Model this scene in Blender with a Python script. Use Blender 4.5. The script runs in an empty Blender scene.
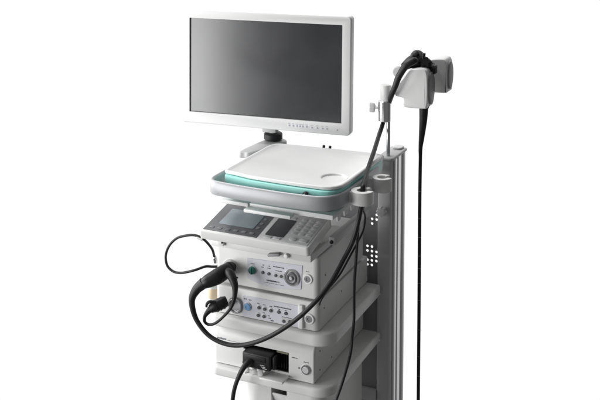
import bpy, bmesh, math, random
from mathutils import Vector, Matrix
random.seed(4)
R = math.radians
scene = bpy.context.scene
COL = scene.collection

# ------------------------------------------------------------------ materials
def mat(name, col, rough=.4, metal=0.0, spec=.5, bump=0.0, bscale=900, vary=.02, vscale=6, trans=0.0, coat=0.0):
    m = bpy.data.materials.new(name); m.use_nodes = True
    nt = m.node_tree; b = nt.nodes['Principled BSDF']
    b.inputs['Roughness'].default_value = rough
    b.inputs['Metallic'].default_value = metal
    b.inputs['Specular IOR Level'].default_value = spec
    b.inputs['Transmission Weight'].default_value = trans
    b.inputs['Coat Weight'].default_value = coat
    tc = nt.nodes.new('ShaderNodeTexCoord')
    n = nt.nodes.new('ShaderNodeTexNoise'); n.inputs['Scale'].default_value = vscale; n.inputs['Detail'].default_value = 5
    nt.links.new(tc.outputs['Object'], n.inputs['Vector'])
    mix = nt.nodes.new('ShaderNodeMix'); mix.data_type = 'RGBA'
    mix.inputs['A'].default_value = (*[max(0, c*(1-vary)) for c in col], 1)
    mix.inputs['B'].default_value = (*[min(1, c*(1+vary)) for c in col], 1)
    nt.links.new(n.outputs['Fac'], mix.inputs['Factor'])
    nt.links.new(mix.outputs['Result'], b.inputs['Base Color'])
    rr_ = nt.nodes.new('ShaderNodeMapRange')
    rr_.inputs['To Min'].default_value = max(0.02, rough-.05); rr_.inputs['To Max'].default_value = min(1, rough+.05)
    nt.links.new(n.outputs['Fac'], rr_.inputs['Value']); nt.links.new(rr_.outputs['Result'], b.inputs['Roughness'])
    if bump:
        n2 = nt.nodes.new('ShaderNodeTexNoise'); n2.inputs['Scale'].default_value = bscale; n2.inputs['Detail'].default_value = 2
        nt.links.new(tc.outputs['Object'], n2.inputs['Vector'])
        bp = nt.nodes.new('ShaderNodeBump'); bp.inputs['Strength'].default_value = bump; bp.inputs['Distance'].default_value = .0006
        nt.links.new(n2.outputs['Fac'], bp.inputs['Height']); nt.links.new(bp.outputs['Normal'], b.inputs['Normal'])
    return m

WHITE = mat('white_plastic', (.75, .75, .745), .42, bump=.12, vary=.03, vscale=11)
CASE = mat('painted_case', (.69, .69, .68), .45, bump=.2, bscale=1400, vary=.045, vscale=14)
GREYP = mat('light_grey_plastic', (.52, .52, .52), .45, bump=.15)
MIDG = mat('mid_grey_plastic', (.25, .25, .26), .5, bump=.15)
SILVER = mat('silver_paint', (.41, .42, .432), .42, metal=.2, vary=.03, bump=.12)
PANEL = mat('control_panel_film', (.60, .605, .66), .38, spec=.4)
TEAL = mat('teal_plastic', (.29, .66, .60), .4)
ALU = mat('anodised_aluminium', (.60, .60, .60), .26, metal=1.0)
COLM = mat('column_paint', (.50, .50, .50), .45, bump=.15)
CHROME = mat('chrome', (.75, .75, .76), .16, metal=1.0)
STEEL = mat('steel', (.55, .55, .56), .3, metal=1.0)
BLACK = mat('black_rubber', (.014, .014, .015), .48, spec=.35, bump=.2, bscale=700)
BLACKP = mat('black_plastic', (.015, .015, .016), .4, spec=.35, bump=.1)
VOID = mat('dark_interior', (.012, .012, .013), .6)
SCREEN = mat('screen_glass', (.022, .023, .026), .2, spec=.9, vary=.01)
KDARK = mat('charcoal_panel', (.10, .102, .108), .36, vary=.05)
LCD = mat('lcd_glass', (.21, .25, .27), .25, spec=.7)
KEYG = mat('key_grey', (.47, .475, .48), .45)
DARKG = mat('dark_grey_button', (.09, .09, .10), .35)
INK = mat('printed_ink', (.05, .05, .06), .6)
INKG = mat('grey_printed_ink', (.25, .26, .29), .6)
BLUE = mat('blue_button_plastic', (.16, .33, .55), .3)
GREEN = mat('green_knob_plastic', (.03, .17, .14), .3)
BEIGE = mat('beige_band', (.78, .64, .46), .5)
MILK = mat('milky_plastic', (.80, .80, .78), .3)

# ------------------------------------------------------------------ objects
def rootof(o):
    while o.parent: o = o.parent
    return o
def obj(name, bm, m, parent=None, angle=35):
    bmesh.ops.recalc_face_normals(bm, faces=bm.faces)
    if parent is not None:
        bmesh.ops.translate(bm, verts=bm.verts, vec=-rootof(parent).location)
    me = bpy.data.meshes.new(name); bm.to_mesh(me); bm.free()
    me.polygons.foreach_set('use_smooth', [len(p.vertices) <= 4 for p in me.polygons])
    me.set_sharp_from_angle(angle=R(angle))
    me.materials.append(m)
    o = bpy.data.objects.new(name, me); COL.objects.link(o)
    if parent is not None: o.parent = parent
    return o
def thing(name, label, cat, loc, group=None):
    o = bpy.data.objects.new(name, None); o.empty_display_size = .05
    o.location = loc; COL.objects.link(o)
    o['label'] = label; o['category'] = cat
    if group: o['group'] = group
    return o
def cut(o, bmc):
    """boolean away the (world space) cutter"""
    bmesh.ops.recalc_face_normals(bmc, faces=bmc.faces)
    bmesh.ops.translate(bmc, verts=bmc.verts, vec=-rootof(o).location)
    me = bpy.data.meshes.new('c'); bmc.to_mesh(me); bmc.free()
    c = bpy.data.objects.new('c', me); COL.objects.link(c)
    c.location = rootof(o).location
    md = o.modifiers.new('b', 'BOOLEAN'); md.operation = 'DIFFERENCE'; md.object = c; md.solver = 'EXACT'
    bpy.context.view_layer.update()
    dg = bpy.context.evaluated_depsgraph_get()
    nm = bpy.data.meshes.new_from_object(o.evaluated_get(dg))
    o.modifiers.clear(); nm.name = o.data.name; o.data = nm
    nm.polygons.foreach_set('use_smooth', [True]*len(nm.polygons)); nm.set_sharp_from_angle(angle=R(35))
    bpy.data.objects.remove(c)

# ------------------------------------------------------------------ shapes
def rr(x0, x1, y0, y1, r, n=6):
    """rounded rectangle outline; r is one radius or four (x0y0, x1y0, x1y1, x0y1)"""
    if not isinstance(r, (tuple, list)): r = (r,)*4
    pts = []
    for (cx, cy, a, q) in ((x0, y0, 180, r[0]), (x1, y0, 270, r[1]), (x1, y1, 0, r[2]), (x0, y1, 90, r[3])):
        sx = 1 if cx == x0 else -1; sy = 1 if cy == y0 else -1
        ox, oy = cx+sx*q, cy+sy*q
        if q < 1e-6: pts.append((cx, cy)); continue
        for i in range(n+1):
            t = R(a+90*i/n); pts.append((ox+q*math.cos(t), oy+q*math.sin(t)))
    return pts
def smooth_poly(ctrl, n=8):
    """closed Catmull-Rom outline"""
    out = []; k = len(ctrl)
    for i in range(k):
        p0, p1, p2, p3 = [Vector(ctrl[(i+j-1) % k]) for j in range(4)]
        for s in range(n):
            t = s/n
            out.append(tuple(.5*((2*p1)+(p2-p0)*t+(2*p0-5*p1+4*p2-p3)*t*t+(3*p1-p0-3*p2+p3)*t**3)))
    return out
AX = {'z': lambda u, v, h: (u, v, h), 'y': lambda u, v, h: (u, h, v), 'x': lambda u, v, h: (h, u, v)}
def prism(pts, h0, h1, axis='z', bev=0.0, seg=3, bm=None, M=None, bev_lo=None):
    bm2 = bmesh.new(); f = AX[axis]
    lo = [bm2.verts.new(f(u, v, h0)) for u, v in pts]; hi = [bm2.verts.new(f(u, v, h1)) for u, v in pts]
    n = len(pts)
    bm2.faces.new(lo); bm2.faces.new(hi)
    for i in range(n): bm2.faces.new((lo[i], lo[(i+1) % n], hi[(i+1) % n], hi[i]))
    bmesh.ops.recalc_face_normals(bm2, faces=bm2.faces)
    if bev:
        es = []
        for i in range(n):
            for loop in (lo, hi):
                e = bm2.edges.get((loop[i], loop[(i+1) % n]))
                if e: es.append(e)
        bmesh.ops.bevel(bm2, geom=es, offset=bev, segments=seg, profile=.5, affect='EDGES', clamp_overlap=True)
    return merge(bm2, bm, M)
def merge(b2, bm=None, M=None):
    if M is not None: bmesh.ops.transform(b2, matrix=M, verts=b2.verts)
    if bm is None: return b2
    me = bpy.data.meshes.new('t'); b2.to_mesh(me); b2.free(); bm.from_mesh(me); bpy.data.meshes.remove(me)
    return bm
def box(x0, x1, y0, y1, z0, z1, bev=.002, seg=2, bm=None, M=None):
    b2 = bmesh.new()
    vs = [b2.verts.new((x, y, z)) for x in (x0, x1) for y in (y0, y1) for z in (z0, z1)]
    for q in ((0, 1, 3, 2), (4, 6, 7, 5), (0, 4, 5, 1), (2, 3, 7, 6), (0, 2, 6, 4), (1, 5, 7, 3)):
        b2.faces.new([vs[i] for i in q])
    bmesh.ops.recalc_face_normals(b2, faces=b2.faces)
    if bev: bmesh.ops.bevel(b2, geom=list(b2.edges), offset=bev, segments=seg, profile=.5, affect='EDGES', clamp_overlap=True)
    return merge(b2, bm, M)
def lathe(prof, origin, axis, n=28, bm=None):
    """prof: (radius, height) pairs along axis from origin; closed at both ends"""
    b2 = bmesh.new(); z = Vector(axis).normalized(); o = Vector(origin)
    a = z.orthogonal().normalized(); b = z.cross(a); rings = []
    for r, h in prof:
        rings.append([b2.verts.new(o+z*h+(a*math.cos(2*math.pi*i/n)+b*math.sin(2*math.pi*i/n))*max(r, 1e-5)) for i in range(n)])
    for p, q in zip(rings, rings[1:]):
        for i in range(n): b2.faces.new((p[i], p[(i+1) % n], q[(i+1) % n], q[i]))
    b2.faces.new(rings[0]); b2.faces.new(rings[-1])
    return merge(b2, bm)
def disc(origin, axis, r, h, bev=.001, n=28, bm=None):
    return lathe([(r, 0), (r, h-bev), (r-bev*.4, h-bev*.3), (r-bev, h)], origin, axis, n, bm)
def cr(pts, n=10):
    out = []; P = [Vector(p) for p in pts]; P = [P[0]*2-P[1]]+P+[P[-1]*2-P[-2]]
    for i in range(1, len(P)-2):
        p0, p1, p2, p3 = P[i-1:i+3]
        for s in range(n):
            t = s/n
            out.append(.5*((2*p1)+(p2-p0)*t+(2*p0-5*p1+4*p2-p3)*t*t+(3*p1-p0-3*p2+p3)*t**3))
    out.append(P[-2]); return out
def tube(pts, rad, n=14, smooth=10, bm=None):
    """rad: one radius or one per control point"""
    b2 = bmesh.new(); k = len(pts)
    rads = [rad]*k if not isinstance(rad, (list, tuple)) else list(rad)
    q = cr([(*p, ) for p in pts], smooth) if smooth > 1 else [Vector(p) for p in pts]
    rs = []
    for i in range(len(q)):
        f = i/(smooth if smooth > 1 else 1); j = min(int(f), k-2); t = f-j
        rs.append(rads[j]*(1-t)+rads[j+1]*t)
    T = [(q[min(i+1, len(q)-1)]-q[max(i-1, 0)]).normalized() for i in range(len(q))]
    N = T[0].orthogonal().normalized(); rings = []
    for i, p in enumerate(q):
        N = (N-T[i]*N.dot(T[i])).normalized(); B = T[i].cross(N)
        rings.append([b2.verts.new(p+(N*math.cos(2*math.pi*s/n)+B*math.sin(2*math.pi*s/n))*rs[i]) for s in range(n)])
    for a, b in zip(rings, rings[1:]):
        for s in range(n): b2.faces.new((a[s], a[(s+1) % n], b[(s+1) % n], b[s]))
    b2.faces.new(rings[0]); b2.faces.new(rings[-1])
    return merge(b2, bm)
def rail(path, section):
    """sweep a vertical section (offset along the path's left normal, height) along a plan path"""
    b2 = bmesh.new(); P = [Vector(p) for p in path]; rings = []
    for i, p in enumerate(P):
        t = (P[min(i+1, len(P)-1)]-P[max(i-1, 0)]).normalized(); nn = Vector((-t.y, t.x))
        rings.append([b2.verts.new((p.x+nn.x*o, p.y+nn.y*o, z)) for o, z in section])
    m = len(section)
    for a, b in zip(rings, rings[1:]):
        for s in range(m): b2.faces.new((a[s], a[(s+1) % m], b[(s+1) % m], b[s]))
    b2.faces.new(rings[0]); b2.faces.new(rings[-1]); return b2
def ring_sector(cx, cy, ro, ri, a0, a1, n=40):
    o = [(cx+ro*math.cos(R(a0+(a1-a0)*i/n)), cy+ro*math.sin(R(a0+(a1-a0)*i/n))) for i in range(n+1)]
    q = [(cx+ri*math.cos(R(a1+(a0-a1)*i/n)), cy+ri*math.sin(R(a1+(a0-a1)*i/n))) for i in range(n+1)]
    return o+q
def hole_plate(x0, x1, z0, z1, cell, holes, y, r, thick):
    """plate in the xz plane made of square cells; cells listed in holes carry a real round hole"""
    b2 = bmesh.new(); nx = max(1, round((x1-x0)/cell)); nz = max(1, round((z1-z0)/cell))
    V = {}
    def v(x, z):
        k = (round(x, 5), round(z, 5))
        if k not in V: V[k] = b2.verts.new((x, y, z))
        return V[k]
    for i in range(nx):
        for j in range(nz):
            ax, bx, az, bz = x0+i*cell, x0+(i+1)*cell, z0+j*cell, z0+(j+1)*cell
            if (i, j) in holes:
                cx, cz = (ax+bx)/2, (az+bz)/2
                sq = []
                for k in range(16):
                    t = math.pi/4+k*math.pi/8; c, s = math.cos(t), math.sin(t); m = max(abs(c), abs(s))
                    sq.append((cx+c/m*cell/2, cz+s/m*cell/2))
                # corners shared with neighbours, mid points kept local
                S = [v(*sq[k]) if k % 4 == 0 else b2.verts.new((sq[k][0], y, sq[k][1])) for k in range(16)]
                C = [b2.verts.new((cx+r*math.cos(math.pi/4+k*math.pi/8), y, cz+r*math.sin(math.pi/4+k*math.pi/8))) for k in range(16)]
                for k in range(16): b2.faces.new((S[k], S[(k+1) % 16], C[(k+1) % 16], C[k]))
            else:
                b2.faces.new((v(ax, az), v(bx, az), v(bx, bz), v(ax, bz)))
    bmesh.ops.recalc_face_normals(b2, faces=b2.faces)
    bmesh.ops.solidify(b2, geom=list(b2.faces), thickness=thick)
    return b2
def marks(items, y=-.0035, th=.0006):
    """rows of tiny printed dashes on a front face: (x0, x1, z, height)"""
    bm = bmesh.new()
    for x0, x1, z, h in items:
        x = x0
        while x < x1-.001:
            w = min(random.uniform(.002, .0055), x1-x)
            box(x, x+w, y-th, y, z-h/2, z+h/2, 0, bm=bm); x += w+random.uniform(.0009, .0018)
    return bm

def put_marks(name, items, y, m, parent):
    for it_ in items: obj(name, marks([it_], y), m, parent)

# ================================================================== CART
cart = thing('equipment_cart', 'white wheeled medical cart with teal-edged top tray, shelves and tall grey rear column', 'medical cart', (0, .25, 0))
# rear column with grooved outer face
y0, y1 = .50, .672
prof = [(.236, y0+.008), (.239, y0+.002), (.245, y0), (.282, y0), (.288, y0+.002), (.2905, y0+.008), (.2905, y0+.03), (.282, y0+.034), (.282, y1-.002), (.236, y1-.002)]
column = obj('rear_column', prism(prof, .12, 1.290), COLM, cart, 25)
ex = .2822
side = [(ex, y0+.0345), (.2908, y0+.0305), (.2955, y0+.031), (.2965, y0+.035), (.2965, y0+.048), (.2945, y0+.050), (.2925, y0+.051), (.2925, y0+.075), (.2945, y0+.078), (.2955, y0+.080), (.2955, y0+.108), (.2945, y0+.110),
        (.2915, y0+.113), (.2915, y0+.130), (.2945, y0+.133), (.2955, y0+.136), (.2955, y1-.010), (.292, y1-.003), (.285, y1), (ex, y1)]
obj('side_profile', prism(side, .12, 1.2895), ALU, column, 25)
obj('rear_column', prism([(-x, y) for x, y in prof], .12, 1.24), COLM, cart, 25)
obj('column_cap', prism(rr(.232, .3, y0-.004, y1+.003, (.014, .014, .01, .01)), 1.290, 1.303, bev=.005), GREYP, cart)
obj('cap_cover', prism(rr(.250, .290, .625, .668, .012), 1.3035, 1.312, bev=.003), WHITE, column)
k = bmesh.new()
pts = []
for i in range(48):
    a = 2*math.pi*i/48; q = .0185+.0018*math.cos(8*a); pts.append((.262+q*math.cos(a), 1.094+q*math.sin(a)))
prism(pts, .468, .488, 'y', .003, bm=k); disc((.262, .4995, 1.094), (0, -1, 0), .009, .014, bm=k)
obj('clamp_knob', k, GREYP, cart)
# perforated rear panel (two blocks of real holes)
cell = .0188; px0 = .2355-cell*20
H = set()
pz0 = .30-cell*9
jz = lambda z: int((z-pz0)/cell)
for i, rows in ((17, (0, 1, 3, 4)), (18, (0, 1, 2, 3, 4)), (19, (1, 2, 3))):
    for r_ in rows: H.add((i, jz(.929)-r_))
for i, j in ((18, jz(1.05)), (19, jz(1.05)), (19, jz(1.05)+1), (18, jz(1.05)-1)): H.add((i, j))
obj('rear_panel', hole_plate(px0, .2355, pz0, 1.26, cell, H, .522, .0054, .0018), MIDG, cart)
obj('rear_crossbar', box(-.22, .236, .490, .516, .305, .352, .006), GREYP, cart)
# shelves
for z0, z1 in ((.752, .797), (.565, .603)):
    bm = prism(rr(-.222, .258, -.022, .488, (.03, .075, .01, .01), 10), z0, z1, bev=.009, seg=4)
    sh = obj('shelf', bm, CASE, cart)
    bm = disc((.2580, .472, z0+.012), (1, 0, .1), .006, .004)
    obj('screw', bm, CHROME, sh)
# lower cabinet with a drop flap
cab = obj('lower_cabinet', prism(rr(-.105, .212, .012, .42, (.05, .05, .02, .02), 10), .20, .561, bev=.006), CASE, cart)
cut(cab, box(.012, .074, -.05, .16, .40, .552, 0))
obj('drop_flap', box(-.030, .030, -.003, .003, -.075, .07, .002, M=Matrix.Translation((.043, .045, .465)) @ Matrix.Rotation(R(24), 4, 'X')), WHITE, cab)
# tray: white top with cup recess
lid = [(-.137, .28), (-.136, .31), (-.132, .333), (-.122, .352), (-.104, .362), (-.06, .366), (.06, .374), (.18, .381), (.262, .385), (.288, .382), (.302, .370), (.307, .35),
       (.307, .2), (.306, .02), (.303, -.03), (.292, -.066), (.272, -.085), (.245, -.092), (.16, -.094), (.07, -.092), (-.03, -.086), (-.10, -.070), (-.126, -.060), (-.134, -.045), (-.137, -.02), (-.137, .12)]
lid = [(x-.013 if x < -.1 else x, y) for x, y in lid]
body0 = [(x, y+.002) for x, y in lid]
lid = [(x, y+.004) if y > -.02 else (x, y+.004+.014*min(1, (-.02-y)/.05)) for x, y in lid]
def inset(pts, d):
    n = len(pts); P = [Vector(p) for p in pts]
    area = sum(P[i].x*P[(i+1) % n].y-P[(i+1) % n].x*P[i].y for i in range(n)); s = 1 if area > 0 else -1
    out = []
    for i in range(n):
        t = (P[(i+1) % n]-P[i-1]).normalized(); out.append((P[i].x-t.y*s*d, P[i].y+t.x*s*d))
    return out
def tray_top():
    bm = bmesh.new(); n = len(lid)
    loops = []
    for d, z in ((.010, 1.3375), (.002, 1.3385), (0, 1.3405), (0, 1.3455), (.002, 1.3485), (.006, 1.350), (.010, 1.3495), (.0155, 1.3468), (.021, 1.3445)):
        loops.append([bm.verts.new((x, y, z)) for x, y in inset(lid, d)])
    for a, b in zip(loops, loops[1:]):
        for i in range(n): bm.faces.new((a[i], a[(i+1) % n], b[(i+1) % n], b[i]))
    bm.faces.new(loops[0])
    cx, cy, m = .236, .058, 40
    top = loops[-1]; zt = 1.3445
    rings = []
    for r, z in ((.050, zt), (.0468, zt-.0006), (.0448, zt-.0022), (.0432, zt-.006), (.0415, zt-.015), (.0395, zt-.0185), (.035, zt-.020)):
        rings.append([bm.verts.new((cx+r*math.cos(2*math.pi*i/m), cy+r*math.sin(2*math.pi*i/m), z)) for i in range(m)])
    for a, b in zip(rings, rings[1:]):
        for i in range(m): bm.faces.new((a[i], a[(i+1) % m], b[(i+1) % m], b[i]))
    bm.faces.new(rings[-1])
    es = [bm.edges.get((top[i], top[(i+1) % n])) for i in range(n)]+[bm.edges.get((rings[0][i], rings[0][(i+1) % m])) for i in range(m)]
    bmesh.ops.triangle_fill(bm, use_beauty=True, use_dissolve=False, edges=es)
    return bm
obj('tray_top', tray_top(), WHITE, cart, 50)
body = inset(body0, .0045)
tb = obj('tray_body', prism(body, 1.292, 1.3368, bev=.006), TEAL, cart)
cut(tb, disc((.236, .058, 1.318), (0, 0, 1), .052, .03))
bm = lathe([(.0095, 0), (.0095, .010), (.008, .012), (.0055, .012), (.005, .008)], (.193, -.0845, 1.321), (0, -1, 0), 24)
obj('tray_lock', bm, BLACKP, cart)
obj('lock_face', disc((.193, -.095, 1.321), (0, -1, 0), .004, .003), STEEL, cart)
# U-shaped bumper rail
path = [(-.178, .36), (-.182, .2), (-.184, .06), (-.185, -.02), (-.1835, -.05), (-.177, -.073), (-.163, -.088), (-.135, -.096), (-.06, -.104), (.02, -.108), (.11, -.110), (.19, -.107), (.235, -.102), (.262, -.092), (.283, -.072), (.297, -.040), (.3035, 0), (.306, .06), (.306, .15), (.301, .26), (.291, .36), (.268, .46)]
path = [tuple(p)[:2] for p in cr([(x, y, 0) for x, y in path], 5)]
w = .0075
sec = [(-w+.002, 1.274), (w-.002, 1.274), (w, 1.278), (w, 1.318), (w-.003, 1.323), (w-.006, 1.3245), (-w+.006, 1.3245), (-w+.003, 1.323), (-w, 1.318), (-w, 1.278)]
obj('bumper_rail', rail(path, sec), SILVER, cart, 50)
obj('rail_bracket', box(.225, .30, .20, .22, 1.283, 1.305, .003), GREYP, cart)
obj('rail_bracket', box(-.18, -.11, .20, .22, 1.283, 1.305, .003), GREYP, cart)
# tray underside and keyboard drawer plates
obj('tray_underframe', box(-.115, .255, -.02, .48, 1.246, 1.2915, .004), MIDG, cart)
bm = box(-.152, -.045, -.055, .38, 1.232, 1.2455, .002); box(-.0445, .276, -.048, .38, 1.228, 1.2450, .002, bm=bm)
dp = obj('drawer_plate', bm, WHITE, cart)
obj('drawer_lip', box(-.048, .132, -.082, -.0485, 1.2215, 1.2335, .002), WHITE, dp)
for ya in (.035, .10, .165):
    bm = bmesh.new()
    prism([(ya, 1.2275), (ya+.045, 1.2275), (ya+.032, 1.192), (ya+.008, 1.192)], .252, .2575, 'x', bm=bm)
    box(.235, .2575, ya, ya+.045, 1.224, 1.2278, .001, bm=bm)
    obj('drawer_bracket', bm, GREYP, cart)
bb = obj('slide_rail', box(.219, .243, .05, .42, 1.100, 1.130, .003), GREYP, cart)
obj('screw', disc((.231, .0495, 1.113), (0, -1, 0), .0065, .004), BLACKP, bb)
# cup rings on the tray side
for cx, cy, ro, zt, hh, a0 in ((.353, .030, .0395, 1.3220, .046, 62), (.3635, .200, .0360, 1.3220, .050, 58)):
    bm = prism(ring_sector(cx, cy, ro, .0185, a0, a0+305), zt-hh, zt, bev=.006, seg=3)
    box(.300, cx-.030, cy-.020, cy+.020, zt-hh+.006, zt-.006, .003, bm=bm); obj('cup_ring', bm, CASE, cart)
# monitor arm behind the tray
bm = prism(smooth_poly([(-.262, .300), (-.236, .282), (-.206, .300), (-.172, .455), (-.158, .500), (-.178, .530), (-.215, .535), (-.246, .505)], 6), 1.296, 1.321, bev=.006)
arm = obj('monitor_arm', bm, GREYP, cart)
obj('arm_post', disc((-.205, .50, 1.15), (0, 0, 1), .02, .150), GREYP, arm)
obj('arm_collar', lathe([(.030, 0), (.035, .001), (.038, .004), (.038, .024), (.035, .028), (.028, .031)], (-.213, .492, 1.3235), (0, 0, 1)), BLACK, arm)
for x in (.040, .066):
    obj('peg', lathe([(.004, 0), (.004, .05), (.0055, .052), (.0055, .062), (.003, .064)], (x, .405, 1.288), (.15, 0, 1), 12), BLACKP, cart)

# ================================================================== MONITOR
MC = Vector((-.217, .42, 1.618))
mon = thing('monitor', 'wide flat monitor with white bezel and blank dark screen above the tray', 'monitor', MC)
MM = Matrix.Translation(MC) @ Matrix.Rotation(R(5.9), 4, 'Z') @ Matrix.Rotation(R(-1.5), 4, 'X')
hs = obj('housing', prism(rr(-.3640, .3575, -.2335, .2350, .015), 0, .045, 'y', .005, M=MM), WHITE, mon)
cut(hs, merge(prism(rr(-.327, .322, -.187, .200, .001), -.02, .011, 'y'), None, MM))
obj('rear_cover', prism(rr(-.30, .30, -.20, .20, .03), .0453, .085, 'y', .015, M=MM), GREYP, mon)
obj('screen', prism(rr(-.3268, .3218, -.1868, .1998, .001), .0085, .0105, 'y', M=MM), SCREEN, mon)
for x in (.106, .122, .138, .150, .162, .178):
    obj('button', box(x-.0045, x+.0045, -.0016, .001, -.2135, -.2065, .001, M=MM), PANEL, mon)
for x in (.20, .222, .244, .262): obj('button', box(x-.004, x+.004, -.0016, .001, -.2145, -.2085, .001, M=MM), PANEL, mon)
bm = bmesh.new()
for x in (.106, .122, .138, .150, .162, .178, .20, .222, .244, .262):
    box(x-.004, x+.004, -.0009, .0, -.2035, -.2015, 0, bm=bm, M=MM)
    box(x-.002, x+.0025, -.0024, -.0016, -.2112, -.2088, 0, bm=bm, M=MM)
obj('panel_marking', bm, mat('pale_printed_ink', (.42, .45, .52), .5), mon)
obj('power_light', disc(MM @ Vector((.306, .001, -.213)), MM.to_3x3() @ Vector((0, -1, 0)), .0025, .002, .0005, 12), INKG, mon)
bm = lathe([(.022, 0), (.022, .04)], (-.213, .492, 1.3548), (0, 0, 1))
box(-.045, .045, .084, .10, -.10, .06, .005, bm=bm, M=MM); box(-.03, .03, .055, .09, -.262, -.08, .006, bm=bm, M=MM)
obj('stand_neck', bm, GREYP, mon)

# ================================================================== KEYBOARD
kb = thing('control_keyboard', 'grey tilted control keyboard with small LCD window, tucked under the top tray', 'control keyboard', (0, 0, 1.066))
KM = Matrix.Translation((0, -.1, 1.138)) @ Matrix.Rotation(R(11.2), 4, 'X')
bm = prism(rr(-.2175, .2085, 0, .205, (.008, .012, .006, .006)), -.034, 0, bev=.004, M=KM)
obj('keyboard_body', bm, CASE, kb)
obj('lcd_surround', prism([(-.207, .010), (.006, .010), (.004, .196), (-.208, .196)], 0.0003, .0016, M=KM, bev=.0004), KDARK, kb)
obj('lcd_window', prism(rr(-.170, -.030, .058, .166, .004), .0018, .0028, M=KM, bev=.0004), LCD, kb)
obj('keypad_plate', prism([(.012, .010), (.198, .010), (.199, .196), (.010, .196)], .0003, .0016, M=KM, bev=.0004), GREYP, kb)
obj('touch_pad', prism(rr(.026, .098, .036, .152, .004), .0018, .0026, M=KM, bev=.0003), mat('touch_pad_black', (.035, .036, .042), .35), kb)
def key(name, pts, h, m): obj(name, prism(pts, .0018, h, bev=.0004, seg=2, M=KM), m, kb)
for y in (.018, .158):
    for x in (.030, .064): key('key', rr(x, x+.028, y, y+.014, .003, 3), .0040, KEYG)
for i in range(3):
    for j in range(5): key('key', rr(.112+i*.028, .134+i*.028, .066+j*.023, .083+j*.023, .004, 3), .0026, KEYG)
key('key', smooth_poly([(.135+.014*math.cos(a*math.pi/4), .036+.011*math.sin(a*math.pi/4)) for a in range(8)], 4), .0040, KEYG)
key('key', rr(.16, .19, .026, .046, .004, 3), .0036, KEYG)
FKEY = mat('function_key_grey', (.15, .155, .165), .4)
for i in range(6): key('function_key', rr(-.190+i*.032, -.172+i*.032, .024, .036, .003, 3), .0032, FKEY)
for j in range(4): key('function_key', rr(-.022, -.008, .062+j*.03, .074+j*.03, .003, 3), .0032, FKEY)
for i in range(3):
    for j in range(5): obj('key_marking', box(.118+i*.028, .128+i*.028, .0735+j*.023, .0755+j*.023, .0026, .0029, 0, M=KM), INKG, kb)
bp = obj('base_plate', box(-.195, .198, -.055, .26, 1.0685, 1.0945, .004), CASE, kb)
obj('rear_support', box(-.19, .19, .06, .09, 1.0950, 1.125, .002), CASE, kb)
obj('release_lever', box(-.023, .023, -.016, .004, -.005, .005, .002, M=Matrix.Translation((.062, -.056, 1.080)) @ Matrix.Rotation(R(-12), 4, 'Y')), MIDG, kb)
obj('lever_knob', disc((.108, -.055, 1.082), (0, -1, 0), .008, .012, .002), WHITE, kb)
obj('side_clip', box(-.163, -.138, -.066, -.054, 1.079, 1.102, .002), WHITE, kb)
obj('clip_screw', disc((-.143, -.066, 1.092), (0, -1, 0), .0035, .003), BLACKP, kb)

# ================================================================== LIGHT SOURCE (upper box)
F = (0, -1, 0)
def bezel_ring(x, z, r, y=0, h=.006, inner=.72):
    return lathe([(r, 0), (r, h*.6), (r-.0015, h), (r*inner, h), (r*inner-.001, h*.2), (r*.3, h*.15)], (x, y, z), F)
ls = thing('light_source', 'white equipment box with silver panel, green knob and big round dial, top of the stack', 'equipment box', (0, .2, .915))
cs = obj('housing', prism(rr(-.207, .203, 0, .435, (.018, .022, .006, .006)), .914, 1.065, bev=.010, seg=4), CASE, ls)
pan = [(-.078, 1.022)]+[(-.078+.22*t/8, 1.024+.007*t/8) for t in range(9)]+[(.1415, 1.028), (.137, .946), (.133, .942), (.09, .936), (.045, .932), (.01, .932), (-.03, .936), (-.06, .942), (-.073, .947), (-.077, .952)]
obj('front_panel', prism(pan[1:], -.0025, .002, 'y', .0008, 1), PANEL, ls)
bm = bezel_ring(-.054, .983, .0165, -.0022, .004, .85); obj('knob_ring', bm, GREYP, ls)
bm = lathe([(.0135, 0), (.0135, .007), (.012, .010), (.004, .0115)], (-.054, -.004, .983), F)
box(-.0555, -.0525, -.0185, -.004, .971, .995, .001, bm=bm); obj('green_knob', bm, GREEN, ls)
dr = obj('dial_ring', lathe([(.031, 0), (.031, .004), (.029, .0065), (.0235, .0065), (.0215, .002), (.012, .0015)], (.102, -.0022, .982), F, 40), CHROME, ls)
dl = obj('dial', lathe([(.021, 0), (.0205, .006), (.017, .009), (.0115, .0075), (.010, .005), (.004, .005)], (.102, -.003, .982), F, 40), mat('dial_grey', (.17, .17, .18), .4), ls)
obj('dial_button', lathe([(.0065, 0), (.0065, .008), (.005, .0095)], (.102, -.006, .982), F), GREYP, ls)
for x, z in ((-.013, .981), (.011, .980)):
    obj('button', lathe([(.0058, 0), (.0058, .003), (.0045, .0042)], (x, -.0024, z), F, 18), DARKG, ls)
bm = prism(rr(.030, .070, .970, .989, .004), -.0036, -.002, 'y', .0006, 1); obj('switch_plate', bm, GREYP, ls)
for x in (.039, .060): obj('button', lathe([(.0052, 0), (.0052, .003), (.004, .0042)], (x, -.0034, .979), F, 18), DARKG, ls)
put_marks('panel_marking', [(-.020, -.008, 1.000, .0022), (.004, .018, 1.000, .0022), (-.014, -.008, 1.008, .003), (.010, .016, 1.008, .003), (.028, .072, 1.010, .0032), (.036, .064, .996, .0022), (.002, .052, .955, .005), (-.01, .07, .946, .0014), (-.062, -.046, 1.006, .002)], -.0025, INK, ls)
so = obj('socket', bezel_ring(.162, .986, .0185, .0005, .005, .66), WHITE, ls)
obj('socket_core', lathe([(.0115, 0), (.0115, .003), (.007, .0035), (.006, .001), (.0025, .001)], (.162, -.0008, .986), F), MIDG, ls)
obj('socket_marking', marks([(.155, .170, 1.012, .0022)], .0005), INK, ls)
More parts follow.
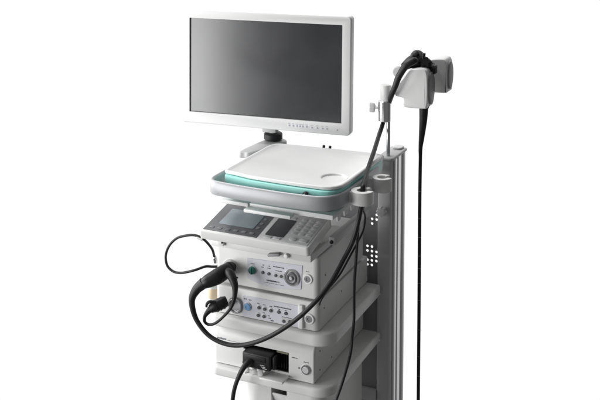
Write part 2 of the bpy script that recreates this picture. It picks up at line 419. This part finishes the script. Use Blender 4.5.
obj('scope_port', lathe([(.029, 0), (.029, .004), (.027, .007), (.021, .007), (.020, .003)], (-.146, .0005, .978), F, 36), GREYP, ls)
for y in (.06, .20, .34): obj('screw', disc((.2028, y, .985), (1, 0, 0), .0028, .0012, .0004, 12), BLACKP, ls)

# ================================================================== VIDEO PROCESSOR (middle box)
vp = thing('video_processor', 'white equipment box with round blue button and small button rows, middle of the stack', 'equipment box', (0, .2, .798))
obj('housing', prism(rr(-.209, .203, 0, .487, (.018, .022, .006, .006)), .7985, .9035, bev=.010, seg=4), CASE, vp)
obj('front_panel', prism(rr(-.097, .127, .8045, .882, .004), -.0025, .002, 'y', .0008, 1), PANEL, vp)
obj('trim_bar', prism(rr(.1285, .147, .803, .889, .004), -.011, .002, 'y', .003), WHITE, vp)
obj('knob_ring', bezel_ring(-.075, .843, .0165, -.0022, .004, .85), GREYP, vp)
obj('blue_button', lathe([(.0135, 0), (.0135, .004), (.012, .006), (.006, .0062), (.0055, .005)], (-.075, -.003, .843), F), BLUE, vp)
for x, z in ((-.030, .849), (-.007, .848), (.018, .847), (-.033, .820), (-.010, .820)):
    bm = lathe([(.0095, 0), (.0095, .0014), (.008, .002)], (x, -.0022, z), F, 22)
    b = obj('button', bm, GREYP, vp)
    obj('button_cap', lathe([(.0058, 0), (.0058, .003), (.0045, .004)], (x+.001, -.0038, z-.001), F, 18), DARKG, b)
for x, z in ((.050, .846), (.078, .846), (.070, .816), (.093, .819)):
    obj('button', lathe([(.0062, 0), (.0062, .003), (.005, .004)], (x, -.0024, z), F, 18), DARKG, vp)
obj('switch_plate', prism(rr(.058, .106, .809, .828, .003), -.0034, -.002, 'y', .0006, 1), GREYP, vp)
put_marks('panel_marking', [(-.090, -.078, .870, .0035), (-.070, -.058, .869, .0035), (-.036, -.026, .8625, .0025), (-.013, -.003, .8615, .0025), (.013, .023, .8605, .0025), (.030, .100, .864, .0035), (.045, .056, .856, .0022), (.073, .084, .856, .0022), (.006, .014, .824, .003), (.010, .018, .816, .003), (.018, .030, .8085, .0035), (.062, .102, .831, .002), (-.014, -.006, .832, .002)], -.0025, INK, vp)
obj('socket', bezel_ring(.168, .842, .0195, .0005, .005, .66), WHITE, vp)
obj('socket_core', lathe([(.0115, 0), (.0115, .003), (.007, .0035), (.006, .001), (.0025, .001)], (.168, -.0008, .842), F), MIDG, vp)
obj('video_port', lathe([(.027, 0), (.027, .010), (.025, .013), (.021, .013), (.020, .009), (.006, .009)], (-.124, .0005, .839), F, 36), STEEL, vp)
obj('port_collar', ring_bm := prism([(x-.124, z+.839) for x, z in ring_sector(0, 0, .0305, .0275, 0, 359.5, 48)], -.006, .002, 'y'), MIDG, vp)
for y in (.05, .21): obj('screw', disc((.2028, y, .868), (1, 0, 0), .0028, .0012, .0004, 12), BLACKP, vp)

# ================================================================== RECORDER (lowest box)
rc = thing('image_recorder', 'white equipment box with open black slot and one round button, lowest of the stack', 'equipment box', (0, .2, .604))
sidep = [(0, .607), (0, .715), (.004, .728), (.014, .739), (.028, .744), (.483, .744), (.487, .739), (.487, .609), (.483, .6045), (.005, .6045)]
cs = obj('housing', prism(sidep, -.213, .187, 'x', .008, 3), CASE, rc)
cut(cs, box(-.088, .088, -.05, .10, .626, .701, 0))
bm = bmesh.new()
box(-.0875, .0875, .094, .0985, .6265, .7005, 0, bm=bm)
box(-.0875, .0875, .004, .0935, .6985, .7006, 0, bm=bm); box(-.0875, .0875, .004, .0935, .6264, .6280, 0, bm=bm)
box(-.0876, -.0855, .004, .0935, .6281, .6984, 0, bm=bm); box(.0855, .0876, .004, .0935, .6281, .6984, 0, bm=bm)
obj('slot', bm, VOID, rc)
for i in range(5): obj('slot_fin', box(.040+i*.010, .0425+i*.010, .018, .090, .6285, .690, 0), BLACKP, rc)
obj('slot_label', box(.038, .082, .004, .006, .691, .6975, 0), mat('olive_label', (.20, .19, .13), .5), rc)
obj('fold_down_flap', box(-.002, .090, -.058, -.0015, .609, .6185, .003), WHITE, rc)
obj('button_ring', bezel_ring(.156, .653, .019, .0008, .005, .74), CHROME, rc)
obj('power_button', lathe([(.0128, 0), (.0128, .005), (.011, .0065)], (.156, .0, .653), F), GREYP, rc)
obj('indicator_light', disc((.128, .0005, .654), F, .004, .002, .0005, 14), MIDG, rc)
put_marks('panel_marking', [(.100, .122, .6875, .0026), (.146, .168, .680, .0022), (-.100, -.092, .628, .003)], -.0002, INK, rc)
obj('maker_marking', marks([(-.203, -.165, .7005, .0065)], -.0002), INKG, rc)
bm = marks([(-.160, -.100, .6985, .0016)], -.0002); obj('title_marking', bm, INKG, rc)
for y, z in ((.050, .706), (.050, .636), (.16, .700), (.16, .634), (.30, .70)): obj('screw', disc((.1868, y, z), (1, 0, 0), .003, .0012, .0004, 12), BLACKP, rc)

# adapter plug in the slot
ad = thing('adapter_plug', 'black block adapter with a cable, pushed into the slot of the lowest box', 'plug', (-.02, -.02, .63))
obj('adapter_body', box(-.078, .034, -.042, .06, .636, .692, .006, 3), BLACKP, ad)
bm = box(-.062, .016, -.0445, -.0424, .668, .686, .001); box(.036, .046, -.030, .03, .640, .686, .002, bm=bm); box(-.085, -.0785, -.02, .01, .690, .706, .002, bm=bm)
obj('adapter_ridge', bm, BLACK, ad)
bm = bmesh.new()
for x, z in ((-.006, .656), (-.002, .650), (.004, .645)): box(x, x+.018, -.0432, -.0422, z-.001, z+.001, 0, bm=bm)
obj('adapter_marking', bm, GREYP, ad)
for x in (-.062, -.032, -.008):
    obj('clip', box(-.008, .008, -.022, .004, -.002, .002, .0008, M=Matrix.Translation((x, -.034, .630)) @ Matrix.Rotation(R(28), 4, 'X') @ Matrix.Rotation(R(25), 4, 'Z')), WHITE, ad)
obj('adapter_cable', tube([(-.040, -.038, .664), (-.050, -.056, .658), (-.062, -.070, .640), (-.078, -.080, .600), (-.089, -.084, .56), (-.095, -.084, .514), (-.097, -.080, .44), (-.092, -.070, .36)], [.012, .0115, .0095, .0078, .0075, .0075, .0075, .0075]), BLACK, ad)

# ================================================================== ENDOSCOPE
es = thing('endoscope', 'black endoscope hung in the white cups, its cord looping into the top box', 'endoscope', (.4, .48, 1.6))
cord = [(.385, .505, 1.694), (.3789, .490, 1.692), (.3553, .480, 1.676), (.3277, .480, 1.6327), (.3120, .482, 1.5926), (.2929, .495, 1.5529), (.2652, .540, 1.5056), (.2422, .565, 1.4541),
        (.2440, .530, 1.422), (.2522, .470, 1.3975), (.2838, .330, 1.3737), (.3150, .185, 1.350), (.345, .065, 1.334), (.350, .040, 1.320), (.350, .030, 1.27), (.336, .034, 1.203), (.324, .020, 1.144), (.302, 0, 1.088), (.268, -.05, 1.008),
        (.222, -.09, .942), (.145, -.11, .865), (.042, -.12, .792), (-.064, -.12, .751), (-.156, -.12, .760), (-.217, -.12, .811), (-.238, -.12, .877), (-.226, -.112, .918), (-.198, -.102, .948)]
rad = [.012, .0140, .0140, .0128, .0115, .0104, .0094, .0088]+[.0084]*6+[.0080]*10+[.0086, .0112, .0165, .0205]
obj('universal_cord', tube(cord, rad, 16), BLACK, es)
bm = tube([(-.206, -.106, .940), (-.186, -.096, .953), (-.160, -.076, .967), (-.142, -.050, .979), (-.136, -.030, .985)], [.0165, .0240, .0285, .027, .023], 20)
lathe([(.0205, 0), (.0225, .003), (.0225, .012), (.019, .014), (.019, .030)], (-.1375, -.034, .985), (0, 1, -.1), 28, bm=bm)
for t in (0, .012): lathe([(.0245, 0), (.0255, .002), (.0255, .005), (.0245, .007)], (-.141-t*.5, -.044-t*.8, .980-t*.4), (.35, .9, .3), 28, bm=bm)
tube([(-.118, -.04, .975), (-.100, -.05, .968), (-.088, -.052, .966)], [.004, .0035, .003], 10, bm=bm)
obj('light_guide_connector', bm, BLACKP, es)
# control head resting behind the front cup
bm = bmesh.new()
tube([(.335, .52, 1.664), (.352, .56, 1.676), (.372, .59, 1.672), (.395, .60, 1.660), (.420, .60, 1.645)], [.016, .025, .030, .029, .024], 18, bm=bm)
obj('control_head', bm, BLACKP, es)
bm = lathe([(.020, 0), (.0275, .004), (.0285, .010), (.0285, .022), (.025, .030), (.016, .033)], (.367, .590, 1.680), (.05, -.62, .7), 18)
lathe([(.013, 0), (.013, .014), (.008, .017)], (.365, .570, 1.702), (.05, -.62, .7), 14, bm=bm)
obj('angle_knob', bm, BLACK, es)
bm = lathe([(.0055, 0), (.0055, .024), (.0075, .025), (.0075, .036)], (.396, .560, 1.678), (.1, 0, 1), 12); obj('valve_button', bm, BLACK, es)
bm = bmesh.new()
for x, z, r in ((.398, 1.668, .013), (.413, 1.670, .014), (.402, 1.640, .015), (.418, 1.632, .014)):
    lathe([(r*.8, 0), (r, .003), (r, .016), (r*.6, .02)], (x, .572, z), (.25, -.9, .2), 14, bm=bm)
box(.418, .447, .560, .590, 1.634, 1.668, .006, bm=bm); box(.392, .424, .552, .590, 1.602, 1.640, .006, bm=bm)
tube([(.424, .565, 1.655), (.434, .562, 1.665), (.444, .56, 1.656)], [.006, .006, .006], 10, bm=bm)
obj('valve_block', bm, BLACKP, es)
for q, r in ((0, .020), (.013, .015)):
    o_ = Vector((.4075, .560, 1.676))+Vector((.30, -.85, .43)).normalized()*q; bm = bmesh.new()
    z_ = Vector((.30, -.85, .43)).normalized(); a_ = z_.orthogonal().normalized(); b_ = z_.cross(a_); n_ = 40; R_ = []
    for h_ in (0, .006):
        R_.append([bm.verts.new(o_+z_*h_+(a_*math.cos(2*math.pi*i/n_)+b_*math.sin(2*math.pi*i/n_))*(r+.0035*math.cos(5*2*math.pi*i/n_))) for i in range(n_)])
    bm.faces.new(R_[0]); bm.faces.new(R_[1])
    for i in range(n_): bm.faces.new((R_[0][i], R_[0][(i+1) % n_], R_[1][(i+1) % n_], R_[1][i]))
    obj('steering_wheel', bm, BLACKP, es)
bm = tube([(.405, .585, 1.62), (.405, .565, 1.56), (.4035, .556, 1.505), (.4020, .555, 1.453), (.3971, .555, 1.393), (.3926, .555, 1.345), (.3922, .555, 1.31)], [.017, .0178, .0178, .0155, .0115, .0080, .0068], 20)
tube([(.412, .552, 1.492), (.423, .548, 1.510), (.428, .546, 1.531)], [.006, .0045, .004], 10, bm=bm)
obj('bend_guard', bm, BLACK, es)
ins = [(.3924, .555, 1.33), (.3916, .555, 1.134), (.3926, .555, .893), (.3938, .555, .608), (.3945, .555, .320), (.395, .555, .15)]
it = obj('insertion_tube', tube(ins, .0067, 14), BLACK, es)
for x, z in ((.3917, 1.17), (.3918, 1.06), (.3921, .985), (.3925, .91), (.3928, .86), (.393, .80), (.3933, .73), (.3938, .61), (.3941, .50), (.3943, .42)):
    obj('depth_band', lathe([(.0067, 0), (.0069, .0004), (.0069, .0018), (.0067, .0022)], (x, .555, z), (0, 0, 1), 14), INKG, it)

# short pigtail with a plug
pg = thing('pigtail_cable', 'short black cable with fat ribbed plug, looping below the big black connector', 'cable', (-.12, -.06, .9))
obj('pigtail_cord', tube([(-.128, -.056, .986), (-.108, -.072, .984), (-.090, -.084, .972), (-.078, -.092, .950), (-.077, -.098, .915), (-.090, -.10, .876), (-.118, -.10, .840), (-.150, -.10, .809), (-.178, -.10, .796), (-.197, -.10, .803), (-.200, -.094, .820), (-.190, -.083, .838), (-.176, -.074, .850)],
    [.014, .0165, .0150, .0115, .0080, .0058, .0050, .0050, .0050, .0052, .0065, .0105, .016], 14), BLACK, pg)
bm = tube([(-.186, -.078, .843), (-.172, -.068, .852), (-.152, -.052, .862), (-.140, -.040, .867)], [.015, .0215, .022, .018], 20)
for t in (.2, .45, .7):
    p = Vector((-.180, -.074, .848)).lerp(Vector((-.142, -.042, .866)), t); lathe([(.0212, 0), (.0232, .0015), (.0232, .0045), (.0212, .006)], p, (.04, .034, .016), 22, bm=bm)
tube([(-.168, -.075, .872), (-.186, -.082, .872), (-.196, -.085, .864), (-.198, -.086, .852)], [.005, .006, .0055, .004], 10, bm=bm)
obj('pigtail_plug', bm, BLACKP, pg)

# ================================================================== SCOPE HANGER
sg = thing('scope_hanger', 'steel pole with chrome clamp and two white cups, standing on the rear column', 'scope hanger', (.268, .53, 1.305))
obj('pole', disc((.2685, .53, 1.3035), (0, 0, 1), .0075, .150), STEEL, sg)
cl = obj('clamp', lathe([(.022, 0), (.0255, .003), (.0255, .079), (.022, .082)], (.253, .526, 1.440), (0, 0, 1), 32), CHROME, sg)
obj('clamp_cap', lathe([(.0215, 0), (.0225, .002), (.0225, .058), (.020, .0625), (.012, .064)], (.259, .526, 1.5225), (0, 0, 1), 32), WHITE, sg)
bm = disc((.229, .520, 1.492), (-1, -.1, 0), .005, .012); pts = []
for i in range(36):
    a = 2*math.pi*i/36; q = .0125+.0042*math.cos(3*a); pts.append((.52+q*math.cos(a), 1.492+q*1.25*math.sin(a)))
prism(pts, .196, .217, 'x', .004, bm=bm)
obj('thumb_screw', bm, WHITE, sg)
obj('hanger_bar', tube([(.259, .526, 1.556), (.280, .545, 1.560), (.315, .555, 1.566), (.36, .565, 1.58), (.39, .62, 1.60), (.43, .66, 1.61)], [.013, .013, .014, .014, .012, .012], 14), GREYP, sg)
obj('bar_disc', lathe([(.022, 0), (.022, .008), (.018, .011)], (.306, .540, 1.637), (0, -1, 0), 28), GREYP, sg)
def cup(pts, ya, yb, r=.0045):
    bm = bmesh.new(); n = len(pts); L = []
    for k_ in range(13):
        if k_ <= 5: a = R(90*k_/5); d, y = r*(1-math.sin(a)), ya+r*(1-math.cos(a))
        elif k_ == 6: continue
        else: a = R(90*(k_-7)/5); d, y = r*(1-math.cos(a)), yb-r*(1-math.sin(a))
        L.append([bm.verts.new((x, y, z)) for x, z in inset(pts, d)])
    for a, b in zip(L, L[1:]):
        for i in range(n): bm.faces.new((a[i], a[(i+1) % n], b[(i+1) % n], b[i]))
    bm.faces.new(L[0]); bm.faces.new(L[-1])
    return obj('scope_cup', bm, WHITE, sg)
cup(smooth_poly([(.3385, 1.509), (.370, 1.5065), (.418, 1.508), (.4270, 1.512), (.4310, 1.535), (.432, 1.574), (.430, 1.628), (.4255, 1.651), (.414, 1.660), (.385, 1.6585), (.362, 1.655), (.352, 1.646), (.331, 1.616), (.309, 1.589), (.3005, 1.568), (.304, 1.549), (.325, 1.5445), (.3355, 1.541), (.3375, 1.528)], 3), .508, .600)
cup(smooth_poly([(0.3760, 1.545), (0.4180, 1.547), (0.4640, 1.549), (0.4690, 1.556), (0.4720, 1.61), (0.4700, 1.655), (0.4650, 1.675), (0.4540, 1.682), (0.4180, 1.679), (0.4000, 1.672), (0.3880, 1.645), (0.3660, 1.612), (0.3590, 1.592), (0.3620, 1.566)], 3), .632, .715)
for (xc, zc, hz, ya, yb) in ((.4215, 1.582, .064, .514, .594), (.4620, 1.614, .056, .638, .709)):
    yc = (ya+yb)/2; hy = (yb-ya)/2
    el = [(yc+hy*math.cos(2*math.pi*i/36), zc+hz*math.sin(2*math.pi*i/36)) for i in range(36)]
    obj('cup_liner', prism(el, xc, xc+.015, 'x', .004, 3), MIDG, sg)

# ================================================================== LOOSE CABLES, BOTTLE
kc = thing('keyboard_cable', 'thin black cable with white sleeve, looping out beyond the left side of the boxes', 'cable', (-.25, 0, 1.0))
obj('cable_cord', tube([(-.222, .026, .978), (-.2235, .018, 1.000), (-.2245, .005, 1.030), (-.235, -.018, 1.064), (-.255, -.028, 1.082), (-.283, -.03, 1.086), (-.318, -.03, 1.078), (-.355, -.03, 1.062), (-.386, -.03, 1.030), (-.402, -.03, .990), (-.396, -.03, .952), (-.370, -.03, .934), (-.338, -.03, .934), (-.305, -.03, .944), (-.275, -.025, .955), (-.250, 0, .962), (-.232, .020, .957), (-.210, .040, .954)], .0047, 12), BLACK, kc)
obj('cable_sleeve', lathe([(.006, 0), (.0075, .002), (.0075, .022), (.006, .024)], (-.246, -.025, 1.0735), (-.85, -.1, .32), 16), WHITE, kc)
obj('cable_plug', lathe([(.006, 0), (.008, .002), (.008, .022), (.005, .026)], (-.2215, .0265, .972), (-.02, -.25, .95), 16), STEEL, kc)
rcb = thing('side_cable', 'thin black cable hanging straight down along the dark right side of the boxes', 'cable', (.3, .1, .9))
obj('cable_cord', tube([(.352, .052, 1.322), (.348, .052, 1.28), (.326, .078, 1.234), (.312, .10, 1.17), (.305, .10, 1.06), (.298, .10, .949), (.297, .10, .821), (.3005, .075, .765), (.303, .05, .715), (.297, 0, .646), (.283, -.03, .585), (.266, -.05, .53), (.24, -.05, .45)], .0052, 12), BLACK, rcb)
tc2 = thing('inner_side_cable', 'very thin black cable slanting behind the thick cord on the right side', 'cable', (.28, .1, 1.1))
obj('cable_cord', tube([(.356, .036, 1.318), (.350, .050, 1.26), (.332, .10, 1.225), (.322, .14, 1.185), (.312, .14, 1.13), (.285, .10, 1.06), (.262, .05, 1.0), (.236, .0, .958), (.222, -.02, .93), (.21, -.01, .905)], .0036, 10), BLACK, tc2)
wb = thing('water_bottle', 'small milky bottle with beige band, hanging at the left of the boxes', 'bottle', (-.234, .03, .82))
obj('bottle_body', lathe([(.010, 0), (.019, .004), (.020, .012), (.020, .085), (.014, .096), (.010, .100)], (-.236, .03, .822), (0, 0, 1)), MILK, wb)
obj('bottle_band', lathe([(.0202, 0), (.0206, .001), (.0206, .037), (.0202, .038)], (-.236, .03, .836), (0, 0, 1)), BEIGE, wb)
obj('bottle_cap', lathe([(.011, 0), (.0125, .001), (.0125, .018), (.010, .020)], (-.236, .03, .921), (0, 0, 1)), WHITE, wb)
obj('bottle_hook', box(-.238, -.2085,   .026, .034, .926, .934, .001), GREYP, wb)

# ================================================================== LIGHT
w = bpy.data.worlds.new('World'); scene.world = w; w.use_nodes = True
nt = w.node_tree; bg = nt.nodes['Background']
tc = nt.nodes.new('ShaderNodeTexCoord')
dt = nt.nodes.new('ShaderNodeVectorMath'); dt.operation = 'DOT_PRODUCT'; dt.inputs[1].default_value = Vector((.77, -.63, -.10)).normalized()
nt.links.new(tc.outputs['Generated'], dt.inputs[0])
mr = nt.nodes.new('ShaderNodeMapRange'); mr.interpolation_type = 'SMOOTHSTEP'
mr.inputs['From Min'].default_value = -.31; mr.inputs['From Max'].default_value = -.12  # world dimmed towards the unseen front right, shaped to keep right faces dark
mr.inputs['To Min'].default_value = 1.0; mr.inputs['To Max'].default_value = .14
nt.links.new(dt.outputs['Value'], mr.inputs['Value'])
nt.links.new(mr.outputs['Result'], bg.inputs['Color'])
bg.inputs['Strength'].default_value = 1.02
def area(name, loc, target, sx, sy, power, col=(1, 1, 1)):
    l = bpy.data.lights.new(name, 'AREA'); l.shape = 'RECTANGLE'; l.size = sx; l.size_y = sy; l.energy = power; l.color = col
    o = bpy.data.objects.new(name, l); COL.objects.link(o); o.location = loc
    o.rotation_euler = (Vector(target)-Vector(loc)).to_track_quat('-Z', 'Y').to_euler(); return o
area('softbox_front', (-2.45, -3.15, .95), (-.2, .3, 1.45), 1.8, 2.2, 112)
area('fill_left', (-2.3, -.5, 1.7), (0, .1, 1.2), 1.4, 1.8, 52)  # unseen fill light, added to brighten the left of the front faces
area('fill_top', (-.9, .5, 3.6), (0, .2, 1.2), 1.6, 1.6, 50)  # unseen overhead fill, added to lift the tray and other top surfaces

# ================================================================== CAMERA
cd = bpy.data.cameras.new('Camera'); cam = bpy.data.objects.new('Camera', cd); COL.objects.link(cam)
cam.location = (1.544, -3.088, 2.389); cam.rotation_euler = (R(90-5.137), 0, R(24.575))
cd.sensor_width = 36; cd.sensor_fit = 'HORIZONTAL'; cd.lens = 997.4/600*36; cd.shift_y = -233.4/600
cd.clip_start = .1; cd.clip_end = 100
scene.camera = cam
scene.view_settings.view_transform = 'Standard'; scene.view_settings.look = 'None'
scene.view_settings.exposure = 0; scene.view_settings.gamma = 1; scene.view_settings.use_curve_mapping = False
